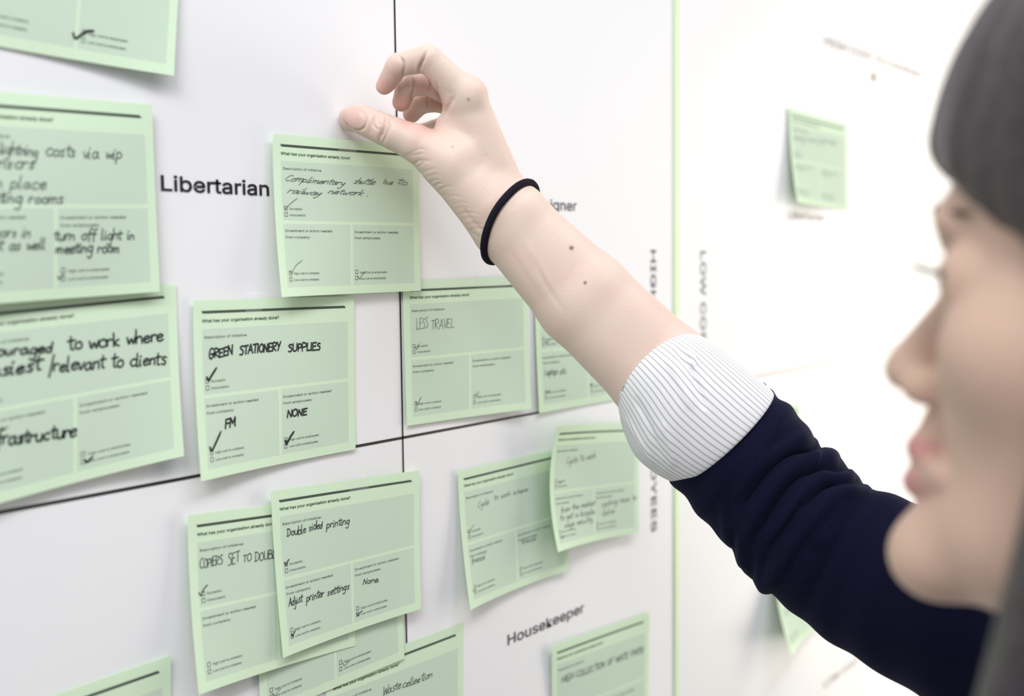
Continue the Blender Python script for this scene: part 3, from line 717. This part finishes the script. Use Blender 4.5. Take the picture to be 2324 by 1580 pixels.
# ---- head and body, modelled in the head's own axes (mm): x face, y her left, z up
YAW, PITCH = math.radians(31), math.radians(7)
fwd = np.array([-math.cos(YAW)*math.cos(PITCH), math.sin(PITCH), -math.sin(YAW)*math.cos(PITCH)])
left = np.array([-math.sin(YAW), 0, math.cos(YAW)]); left /= np.linalg.norm(left)
up = np.cross(fwd, left); up = up if up[1] > 0 else -up
HB = np.array([fwd, left, up])       # rows
HD = .395
NOSE = q(2008, 826, HD)
HO = NOSE-np.array([113, 0, -34])/1000@HB
def head2cam(p): return HO+(np.asarray(p)/1000.)@HB
sym = lambda f: (lambda p: f(np.stack([p[:, 0], np.abs(p[:, 1]), p[:, 2]], 1)))
def face_sdf(p):
    p = np.stack([p[:, 0], np.abs(p[:, 1]), p[:, 2]], 1)
    d = ell((-5, 0, 32), (92, 73, 84))(p)
    d = smin(d, ell((44, 0, 20), (54, 60, 46))(p), 14)
    d = smin(d, ell((41, 0, -30), (52, 56, 72))(p), 14)
    d = smin(d, ell((46, 0, -82), (48, 41, 30))(p), 14)
    d = smin(d, ell((87, 0, -95), (17, 20, 16))(p), 10)
    d = smin(d, ell((62, 36, -24), (27, 24, 24))(p), 12)          # cheek
    d = smin(d, cone((92, 0, 13), 7, (90, 26, 14), 8)(p), 8)       # brow
    d = smax(d, -ell((103, 27, -2), (17, 15, 11))(p), 7)            # eye socket
    d = smin(d, ell((80.6, 31, -3.4), (13.2, 14, 13))(p), 2); d = smax(d, -ell((95.5, 31, -6.5), (5, 10, 3))(p), 1.2)         # lids
    d = smin(d, cone((85, 0, -1), 6.5, (103, 0, -31), 7.5)(p), 7)   # nose bridge
    d = smin(d, ell((104.5, 0, -35), (8.5, 8.5, 7.5))(p), 3)
    d = smin(d, ell((96, 10, -39), (9, 6.5, 7))(p), 4)
    d = smax(d, -ell((98, 6, -46), (5, 3, 4))(p), 2)
    d = smin(d, cone((92, 0, -50), 6, (95, 0, -60), 6)(p), 6)
    d = smin(d, cone((97, 0, -61), 5.5, (86, 22, -66), 3)(p), 3)   # upper lip
    d = smin(d, cone((96.5, 0, -72), 6, (86, 20, -68), 3)(p), 3)   # lower lip
    d = smax(d, -cone((105, 0, -66.3), 1.4, (93, 24, -67), 1.4)(p), 2)
    d = smin(d, ell((-8, 77, -8), (17, 5, 30))(p), 5)              # ear
    d = smax(d, -ell((-4, 84, -6), (9, 6, 18))(p), 4)
    d = smin(d, cone((-22, 0, -60), 50, (-52, 0, -185), 54)(p), 16)  # neck
    d = smin(d, cone((-52, 0, -190), 50, (-60, 120, -235), 45)(p), 20)
    return d
Vh, Qh = surface(face_sdf, (-125, -100, -235), (128, 100, 128), 1.7, 1.5)
ht = np.zeros((len(Vh), 4)); ht[:, 3] = 1  # whole head takes the painted shade tone
def hb(c, r): return np.exp(-(np.linalg.norm((np.stack([Vh[:, 0], np.abs(Vh[:, 1]), Vh[:, 2]], 1)-c)/r, axis=1))**2)
ht[:, 0] = np.maximum.reduce([.25*hb((70, 42, -28), (25, 20, 22)), .45*hb((108, 0, -36), (10, 12, 10)), .2*hb((100, 10, -38), (8, 6, 8))])
ht[:, 2] = np.clip(1.5*np.maximum(hb((96, 0, -61), (8, 18, 4)), hb((96, 0, -72), (8, 16, 5))), 0, 1)
ht[:, 1] = .5*hb((94, 30, 26), (10, 20, 4))
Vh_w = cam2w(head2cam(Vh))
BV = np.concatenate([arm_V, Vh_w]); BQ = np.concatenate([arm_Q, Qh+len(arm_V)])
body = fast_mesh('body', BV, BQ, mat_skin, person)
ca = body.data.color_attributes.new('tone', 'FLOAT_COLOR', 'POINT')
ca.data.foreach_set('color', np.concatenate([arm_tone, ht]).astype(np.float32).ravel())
# hair
def hair_sdf(p):
    y = np.abs(p[:, 1])
    a = ell((-2, 0, 36), (108, 88, 96))(p)
    a = smin(a, ell((-30, 0, -60), (62, 84, 120))(p), 25)
    a = smin(a, ell((22, 0, 60), (74, 74, 52))(p), 16)
    ps = np.stack([p[:, 0], y, p[:, 2]], 1)
    a = smin(a, cone((32, 66, -10), 20, (40, 64, -170), 28)(ps), 14)
    a = smin(a, cone((-30, 60, -60), 40, (-45, 62, -215), 38)(ps), 20)
    # the face stays free: cut ahead of a sloping hairline
    z = p[:, 2]
    line = np.where(z > 0, 59+z*1.30, 59-z*.10)
    cut = (line-p[:, 0])*.62
    a = smax(a, -cut, 7)
    a = smin(a, ell((-56, 0, -95), (60, 84, 130))(p), 12)
    a = smax(a, -smax(cone((-22, 0, -60), 47, (-52, 0, -225), 52)(ps), -(p[:, 0]+42), 4), 6)
    th_ = np.arctan2(p[:, 1], p[:, 0]+10)
    return a + .7*np.sin(22*th_+.03*p[:, 2]+1.5*np.sin(p[:, 2]*.03))+.35*np.sin(47*th_-.05*p[:, 2])
Vr, Qr = surface(hair_sdf, (-130, -118, -240), (125, 118, 138), 2.0, 1.6)
hair = fast_mesh('hair', cam2w(head2cam(Vr)), Qr, mat_hair, person); hair['label'] = 'smooth dark brown hair'
# eyes and lashes
def uvsphere(c, r, n=20, m=12):
    v = []; f = []
    for i in range(m+1):
        for j in range(n):
            a = math.pi*i/m; b_ = 2*math.pi*j/n
            v.append((c[0]+r*math.cos(a), c[1]+r*math.sin(a)*math.cos(b_), c[2]+r*math.sin(a)*math.sin(b_)))
    for i in range(m):
        for j in range(n): f.append((i*n+j, i*n+(j+1) % n, (i+1)*n+(j+1) % n, (i+1)*n+j))
    return np.array(v), f
for s in (-1, 1):
    v, f = uvsphere((81.0, 31*s, -4), 12.2)
    mi = [1 if i < 2*20 else 0 for i in range(len(f))]
    e = mesh_obj('eyeball', cam2w(head2cam(v)), f, [mat_eye, mat_iris], person, True, mi)
    bu = Buf(); vs = []; fs = []
    for k in range(44):
        a = (k/43-.5)*1.7
        base_ = np.array([80.5+13.2*math.cos(a), 31*s+13.5*math.sin(a), -2.5-1.5*abs(a)])
        dr = np.array([math.cos(a), .7*math.sin(a), .15]); side = np.array([-math.sin(a), math.cos(a), 0])*.5
        tip = base_+dr*10+np.array([0, 0, 1.5]); mid = base_+dr*5+np.array([0, 0, -.6])
        i0 = len(vs); vs += [base_-side, base_+side, mid+side*.8, mid-side*.8, tip, base_+(0, 0, .7), mid+(0, 0, .6)]
        fs += [(i0, i0+1, i0+2, i0+3), (i0+3, i0+2, i0+4), (i0, i0+5, i0+6, i0+3), (i0+1, i0+2, i0+6, i0+5), (i0+3, i0+6, i0+4), (i0+2, i0+4, i0+6)]
    mesh_obj('eyelashes', cam2w(head2cam(vs)), fs, mat_lash, person)
    eb = [cone((97.5, 8*s, 14), 1.7, (96.5, 26*s, 17.5), 2.0), cone((96.5, 26*s, 17.5), 2.0, (84, 43*s, 15), .8)]
    lo_, hi_ = (72, min(4*s, 50*s), 8), (104, max(4*s, 50*s), 26)
    v, f = surface(union(eb, 1.5), lo_, hi_, 1.2); fast_mesh('eyebrow', cam2w(head2cam(v)), f, mat_brow, person)

# thumbnail: a thin plate following the thumb
def march(pxx, pyy, d0=.66):
    d = d0
    for _ in range(60):
        s = arm_sdf(q(pxx, pyy, d)[None])[0]
        if s < 1e-5: break
        d += s*.8
    return d
cenx, ceny = np.mean([p[0] for p in npl]), np.mean([p[1] for p in npl])
ring = catmull(npl+[npl[0]], 3)[:-1]; vs = []; fs = []; mi = []; NR = 10
for k in range(NR+1):
    s = k/NR*.97
    for (x, y) in ring:
        X, Y = cenx+(x-cenx)*s, ceny+(y-ceny)*s
        d = march(X, Y); p = q(X, Y, d); g = grad(arm_sdf, p[None])[0]
        vs.append(p+g*(.00030 if k < NR else -.0004))
nr = len(ring)
for k in range(NR):
    for i in range(nr):
        fs.append((k*nr+i, (k+1)*nr+i, (k+1)*nr+(i+1) % nr, k*nr+(i+1) % nr))
        x, y = ring[i]; mi.append(1 if (x < cenx-12 and k >= NR-1) else 0)
mesh_obj('thumbnail', cam2w(np.array(vs)), fs, [mat_nail, mat_nailtip], person, True, mi)
# hair tie round the wrist
T0, B0 = np.array([1204., 428.]), np.array([1114., 574.])
C0 = q(*((T0+B0)/2), .713); av = q(*T0, .713)-C0; along = q(1158-70, 503-72, .713)-q(1158, 503, .713); along /= np.linalg.norm(along)
toward = np.array([0, 0, 1.]); path = []
for i in range(72):
    a = 2*math.pi*i/72
    dr = math.cos(a)*av/np.linalg.norm(av)+math.sin(a)*(toward+along*.42)/1.08
    lo_, hi_ = .005, .06
    for _ in range(28):
        m_ = (lo_+hi_)/2
        if arm_sdf((C0+dr*m_)[None])[0] < .0012: lo_ = m_
        else: hi_ = m_
    path.append(C0+dr*lo_)
path = np.array(path)
for _ in range(3): path = (np.roll(path, 1, 0)+2*path+np.roll(path, -1, 0))/4
vs = []; fs = []; rr = .0023; mseg = 12
for i in range(72):
    t = path[(i+1) % 72]-path[i-1]; t /= np.linalg.norm(t); o_ = path[i]-C0; o_ -= t*(o_@t); o_ /= np.linalg.norm(o_); b2 = np.cross(t, o_)
    for j in range(mseg):
        a = 2*math.pi*j/mseg; vs.append(path[i]+rr*(math.cos(a)*o_+math.sin(a)*b2))
        fs.append((i*mseg+j, i*mseg+(j+1) % mseg, ((i+1) % 72)*mseg+(j+1) % mseg, ((i+1) % 72)*mseg+j))
mesh_obj('hair_tie', cam2w(np.array(vs)), fs, mat_band, person, True)['label'] = 'black elastic hair tie on the wrist'

# ------------------------------------------------------------------ sleeve and cuff
def tube(name, secs, mat, parent, nt_=80, nphi=160, foldfn=None, extra=None):
    """secs: (Tx,Ty,Bx,By,depth,depth_radius_factor,front_slide_px)"""
    S_ = catmull([list(s) for s in secs], 12)
    ts = np.linspace(0, len(S_)-1, nt_); S_ = np.array([[np.interp(t, range(len(S_)), S_[:, k]) for k in range(S_.shape[1])] for t in ts])
    cen = np.array([q((s[0]+s[2])/2, (s[1]+s[3])/2, s[4]) for s in S_])
    ax = np.gradient(cen, axis=0); ax /= np.linalg.norm(ax, axis=1, keepdims=True)
    V = np.zeros((nt_, nphi, 3))
    for i, s in enumerate(S_):
        h = q(s[0], s[1], s[4])-cen[i]; hw = np.linalg.norm(h)
        fr = np.cross(ax[i], h); fr /= np.linalg.norm(fr)
        if fr[2] < 0: fr = -fr
        a = np.linspace(0, 2*math.pi, nphi, endpoint=False)
        sl = s[6]/F*s[4]
        V[i] = cen[i]+np.outer(np.cos(a), h)+np.outer(np.sin(a), fr*hw*s[5]-ax[i]*sl)
    if foldfn is not None:
        T_g, A_g = np.meshgrid(np.linspace(0, 1, nt_), np.linspace(0, 2*math.pi, nphi, endpoint=False), indexing='ij')
        dn = V-cen[:, None]; dn /= np.linalg.norm(dn, axis=2, keepdims=True)
        V += dn*foldfn(T_g, A_g, V)[..., None]
    f = []
    for i in range(nt_-1):
        for j in range(nphi): f.append((i*nphi+j, (i+1)*nphi+j, (i+1)*nphi+(j+1) % nphi, i*nphi+(j+1) % nphi))
    o = mesh_obj(name, cam2w(V.reshape(-1, 3)), f, mat, parent, True)
    uv = o.data.uv_layers.new(name='UVMap'); k = 0
    buf = np.zeros((len(f)*4, 2))
    fi = np.array([(i, j) for i in range(nt_-1) for j in range(nphi)])
    for c_, (di, dj) in enumerate(((0, 0), (1, 0), (1, 1), (0, 1))):
        buf[c_::4, 0] = (fi[:, 1]+dj)/nphi; buf[c_::4, 1] = (fi[:, 0]+di)/(nt_-1)
    uv.data.foreach_set('uv', buf.ravel())
    return o
def ridge(x, y, pts, w, h):
    best = np.full(x.shape, 1e9)
    tt = np.zeros(x.shape)
    pl = catmull(pts, 5)
    for i in range(len(pl)-1):
        a, b_ = pl[i], pl[i+1]; ba = b_-a; t = np.clip(((x-a[0])*ba[0]+(y-a[1])*ba[1])/(ba@ba), 0, 1)
        d = np.hypot(x-a[0]-t*ba[0], y-a[1]-t*ba[1]); m = d < best; best[m] = d[m]; tt[m] = ((i+t)/(len(pl)-1))[m]
    return h*np.exp(-(best/w)**2)*np.clip(5*tt, 0, 1)**.5*np.clip(5*(1-tt), 0, 1)**.5
def sleeve_fold(T, A, V):
    px_ = CX+F*V[..., 0]/-V[..., 2]; py_ = CY-F*V[..., 1]/-V[..., 2]
    fr = (np.sin(A) > -.2)
    d = np.zeros(T.shape)
    for pts, w, h in [([(1850, 1000), (1790, 1010), (1720, 1060), (1660, 1140)], 16, .003), ([(1900, 1042), (1820, 1050), (1760, 1100), (1700, 1200), (1690, 1280)], 15, .0035),
                      ([(1935, 1085), (1860, 1090), (1800, 1140), (1740, 1230)], 12, .003), ([(1975, 1118), (1890, 1125), (1840, 1180), (1760, 1300), (1745, 1340)], 15, .0035),
                      ([(1870, 1022), (1790, 1035), (1740, 1080), (1690, 1150)], 9, -.003), ([(1930, 1068), (1850, 1072), (1790, 1110), (1725, 1210)], 10, -.0035),
                      ([(1965, 1100), (1880, 1105), (1820, 1160)], 9, -.003), ([(1860, 1240), (1850, 1180), (1900, 1130)], 20, .002),
                      ([(1660, 960), (1640, 1040), (1620, 1120)], 18, .0012), ([(1760, 930), (1740, 1000), (1680, 1090)], 18, .0014),
                      ([(1640, 1130), (1650, 1180), (1665, 1240)], 9, .002), ([(1685, 1200), (1690, 1260), (1710, 1310)], 9, .002), ([(1730, 1240), (1725, 1300), (1745, 1340)], 9, .0018)]:
        d += ridge(px_, py_, pts, w, h)*fr
    d += .0007*np.sin(T*70+2.2*np.sin(A))+.0006*np.sin(T*31+A*2)
    return d
SLEEVE = [(1722, 874, 1510, 1070, .702, .80, 0), (1742, 888, 1528, 1092, .702, .82, -6), (1785, 925, 1585, 1158, .702, .85, 0), (1828, 980, 1647, 1223, .702, .88, 0), (1853, 1012, 1693, 1287, .702, .9, 0),
    (1905, 1045, 1745, 1337, .70, .9, 0), (1975, 1112, 1830, 1408, .695, .9, 0), (2080, 1150, 1955, 1490, .68, .9, 0), (2250, 1215, 2125, 1598, .65, .9, 0), (2500, 1330, 2335, 1745, .61, .9, 0), (2800, 1480, 2600, 1950, .575, .9, 0)]
sleeve = tube('sweater_sleeve', SLEEVE,
    mat_knit, person, 220, 140, sleeve_fold)
sleeve['label'] = 'navy sweater sleeve'
solidify(sleeve, .0018, -1)
def cuff_fold(T, A, V):
    px_ = CX+F*V[..., 0]/-V[..., 2]; py_ = CY-F*V[..., 1]/-V[..., 2]; fr = np.sin(A) > -.2
    d = np.zeros(T.shape)
    for pts, w, h in [([(1535, 795), (1560, 830), (1580, 870), (1600, 930)], 8, -.0022), ([(1560, 795), (1575, 815), (1560, 835)], 6, .0018), ([(1510, 815), (1540, 860), (1570, 930)], 9, .0012),
                      ([(1440, 900), (1470, 960), (1500, 1040)], 7, -.0012), ([(1420, 950), (1450, 1000), (1490, 1060)], 6, .001), ([(1500, 960), (1520, 1010), (1530, 1060)], 8, .001)]:
        d += ridge(px_, py_, pts, w, h)*fr
    return d+.0004*np.sin(T*9+A*3)
cuff = tube('shirt_cuff', [(1583, 792, 1428, 938, .706, .82, 22), (1582, 781, 1418, 938, .706, .86, 30), (1588, 772, 1411, 942, .706, .9, 34), (1612, 775, 1412, 968, .705, .93, 30), (1665, 812, 1440, 1030, .704, .95, 16), (1710, 850, 1482, 1070, .703, .95, 4), (1746, 884, 1527, 1095, .703, .95, -6), (1744, 888, 1531, 1090, .703, .88, -7), (1722, 874, 1516, 1070, .703, .85, -4)],
    mat_shirt, person, 90, 200, cuff_fold)
cuff['label'] = 'turned-up white shirt cuff with thin grey stripes'
# torso in the sweater, trousers and shoes, outside the frame but built where they stand
sh = q(2880, 1690, .56); neckb = head2cam((-60, 0, -205)); lsh = neckb+(neckb-sh)*np.array([.4, 1, .9])+np.array([.03, -.06, .02])
chest = neckb+np.array([.05, -.16, 0.0]); hip = neckb+np.array([.10, -.50, 0.0])
def torso(p):
    d = cone(sh, .052, neckb+np.array([.02, -.04, 0]), .055)(p)
    d = smin(d, cone(lsh, .052, neckb+np.array([.02, -.04, 0]), .055)(p), .03)
    for s_ in (-.07, .07): d = smin(d, cone(chest+np.array([0, 0, s_]), .105, hip+np.array([0, 0, s_]), .10)(p), .04)
    d = smin(d, cone(lsh, .05, lsh+np.array([.02, -.27, .05]), .042)(p), .03)
    d = smin(d, cone(lsh+np.array([.02, -.27, .05]), .042, lsh+np.array([-.03, -.50, .06]), .032)(p), .015)
    return smax(d, -cone(head2cam((-22, 0, -60)), .049, head2cam((-52, 0, -225)), .051)(p), .006)
pts_ = np.array([sh, lsh, hip, neckb, chest, lsh+np.array([-.03, -.5, .06])])
Vt, Qt = surface(torso, pts_.min(0)-.16, pts_.max(0)+.16, .005, 1.5)
fast_mesh('sweater_body', cam2w(Vt), Qt, mat_knit, person)['label'] = 'navy sweater'
hw = cam2w(hip); ax_ = cam2w(hip+np.array([0, 0, .1]))-hw; ax_[2] = 0; ax_ /= np.linalg.norm(ax_)
fw = cam2w(hip-np.array([.1, 0, 0]))-hw; fw[2] = 0; fw /= np.linalg.norm(fw)
legs = []
for s_ in (-1, 1):
    h0 = hw+ax_*.08*s_+np.array([0, 0, -.02]); k0 = h0*1; k0[2] = .50; k0 = k0+fw*.02; a0 = h0*1; a0[2] = .09
    legs += [cone(h0, .095, k0, .065), cone(k0, .065, a0, .048)]
legs.append(cone(hw-ax_*.07, .112, hw+ax_*.07, .112))
tr_f = union(legs, .012)
lo_ = hw-.26; lo_[2] = .06; hi_ = hw+.26; hi_[2] = hw[2]+.1
Vt, Qt = surface(tr_f, lo_, hi_, .008, 1.5)
fast_mesh('trousers', Vt, Qt, mat_trousers, person)
for s_ in (-1, 1):
    a0 = hw+ax_*.08*s_; a0[2] = 0.034
    sf = union([cone(a0-fw*.03, .034, a0+fw*.14, .03), cone(a0+np.array([0, 0, .01]), .036, a0+np.array([0, 0, .07]), .042)], .02)
    Vt, Qt = surface(lambda p: smax(sf(p), -p[:, 2]+.002, .004), a0-.24, a0+.24, .005, 1.5)
    fast_mesh('shoe', Vt, Qt, mat_shoe, person)
# left hand: palm and five fingers, hanging at her side
lw = lsh+np.array([-.03, -.50, .06])
def lhand(p):
    a = lw+np.array([0, -.03, 0]); pc = lw+np.array([-.01, -.085, 0])
    pal = union([cone(lw+np.array([0, .03, 0]), .026, a, .022)]+[cone(a, .014, pc+np.array([dx, 0, 0]), .011) for dx in (-.03, -.01, .01, .027)], .008)(p)
    d = pal
    for dx, L in ((-.032, .062), (-.011, .070), (.011, .064), (.030, .050)):
        b0 = pc+np.array([dx, 0, 0]); b1 = b0+np.array([0, -L*.5, .006]); b2 = b1+np.array([0, -L*.5, -.012])
        fgr = smin(cone(b0, .0085, b1, .0078)(p), cone(b1, .0078, b2, .006)(p), .002); d = np.minimum(d, smin(pal, fgr, .003))
    t0 = a+np.array([-.02, -.01, -.005]); t1 = t0+np.array([-.022, -.03, -.008]); t2 = t1+np.array([-.006, -.032, -.003])
    th = smin(cone(t0, .014, t1, .010)(p), cone(t1, .010, t2, .0075)(p), .003)
    return np.minimum(d, smin(pal, th, .008))
Vt, Qt = surface(lhand, lw-np.array([.09, .19, .06]), lw+np.array([.08, .06, .06]), .0018, 1.5)
# upper arm, shoulders and left arm under the sweater, then every piece of the body bridged into one surface
elb = q(1700, 1055, .70); lel = lsh+np.array([.02, -.27, .05])
up_ = [elb]+[q((a_[0]+a_[2])/2, (a_[1]+a_[3])/2, a_[4]) for a_ in SLEEVE[6:]]
under = union([cone(a_, .026+.002*i, b_, .028+.002*i) for i, (a_, b_) in enumerate(zip(up_, up_[1:]))]+[cone(up_[-1], .034, sh, .040), cone(sh, .040, neckb+np.array([.02, -.05, 0]), .045), cone(lsh, .040, neckb+np.array([.02, -.05, 0]), .045),
               cone(lsh, .038, lel, .032), cone(lel, .032, lw+np.array([0, .01, 0]), .019), cone(neckb+np.array([.02, -.06, 0]), .05, neckb+np.array([.04, -.2, 0]), .06)], .02)
ps_ = np.array([elb, sh, lsh, neckb, lel, lw, neckb+np.array([.04, -.2, 0])])
Vu, Qu = surface(under, ps_.min(0)-.08, ps_.max(0)+.08, .005, 1.5)
parts = [(arm_V, arm_Q, arm_tone), (Vh_w, Qh, ht), (cam2w(Vt), Qt, None), (cam2w(Vu), Qu, None)]
oV = np.concatenate([p_[0] for p_ in parts]); offs = np.cumsum([0]+[len(p_[0]) for p_ in parts])
oQ = np.concatenate([p_[1]+offs[i] for i, p_ in enumerate(parts)])
def hole(lo_i, hi_i, target):
    """take out the four faces round the corner nearest target; return the loop of eight corners left open"""
    global oQ
    m = (oQ[:, 0] >= lo_i) & (oQ[:, 0] < hi_i); cnt_ = np.bincount(oQ[m].ravel(), minlength=len(oV))
    d_ = np.linalg.norm(oV-target, axis=1); d_[cnt_ != 4] = 1e9; v0 = int(np.argmin(d_))
    sel = np.where((oQ == v0).any(1))[0]; nxt = {}
    for f_ in oQ[sel]:
        k = list(f_).index(v0); a_, b2, c_ = f_[(k+1) % 4], f_[(k+2) % 4], f_[(k+3) % 4]; nxt[int(a_)] = int(b2); nxt[int(b2)] = int(c_)
    oQ = np.delete(oQ, sel, 0)
    loop = [next(iter(nxt))]
    while len(loop) < 8 and nxt.get(loop[-1]) not in (None, loop[0]): loop.append(nxt[loop[-1]])
    return loop
def bridge(i, j, target):
    global oQ
    A = hole(offs[i], offs[i+1], target); B = hole(offs[j], offs[j+1], target)
    if len(A) != 8 or len(B) != 8: return
    B = B[::-1]; k = min(range(8), key=lambda s_: sum(np.linalg.norm(oV[A[t]]-oV[B[(t+s_) % 8]]) for t in range(8)))
    B = B[k:]+B[:k]
    oQ = np.concatenate([oQ, np.array([(A[t], B[t], B[(t+1) % 8], A[(t+1) % 8]) for t in range(8)])])
bridge(0, 3, cam2w(elb)); bridge(1, 3, cam2w(neckb+np.array([.02, -.02, 0]))); bridge(2, 3, cam2w(lw+np.array([0, .02, 0])))
bpy.data.objects.remove(body)
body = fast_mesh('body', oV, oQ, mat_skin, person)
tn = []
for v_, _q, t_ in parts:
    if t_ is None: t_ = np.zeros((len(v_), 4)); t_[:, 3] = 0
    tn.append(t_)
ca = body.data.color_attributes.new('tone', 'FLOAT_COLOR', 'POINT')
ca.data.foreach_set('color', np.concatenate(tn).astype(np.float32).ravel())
tag(person, 'dark haired person in navy sweater with turned-up striped cuff reaching to press a green card', 'person')
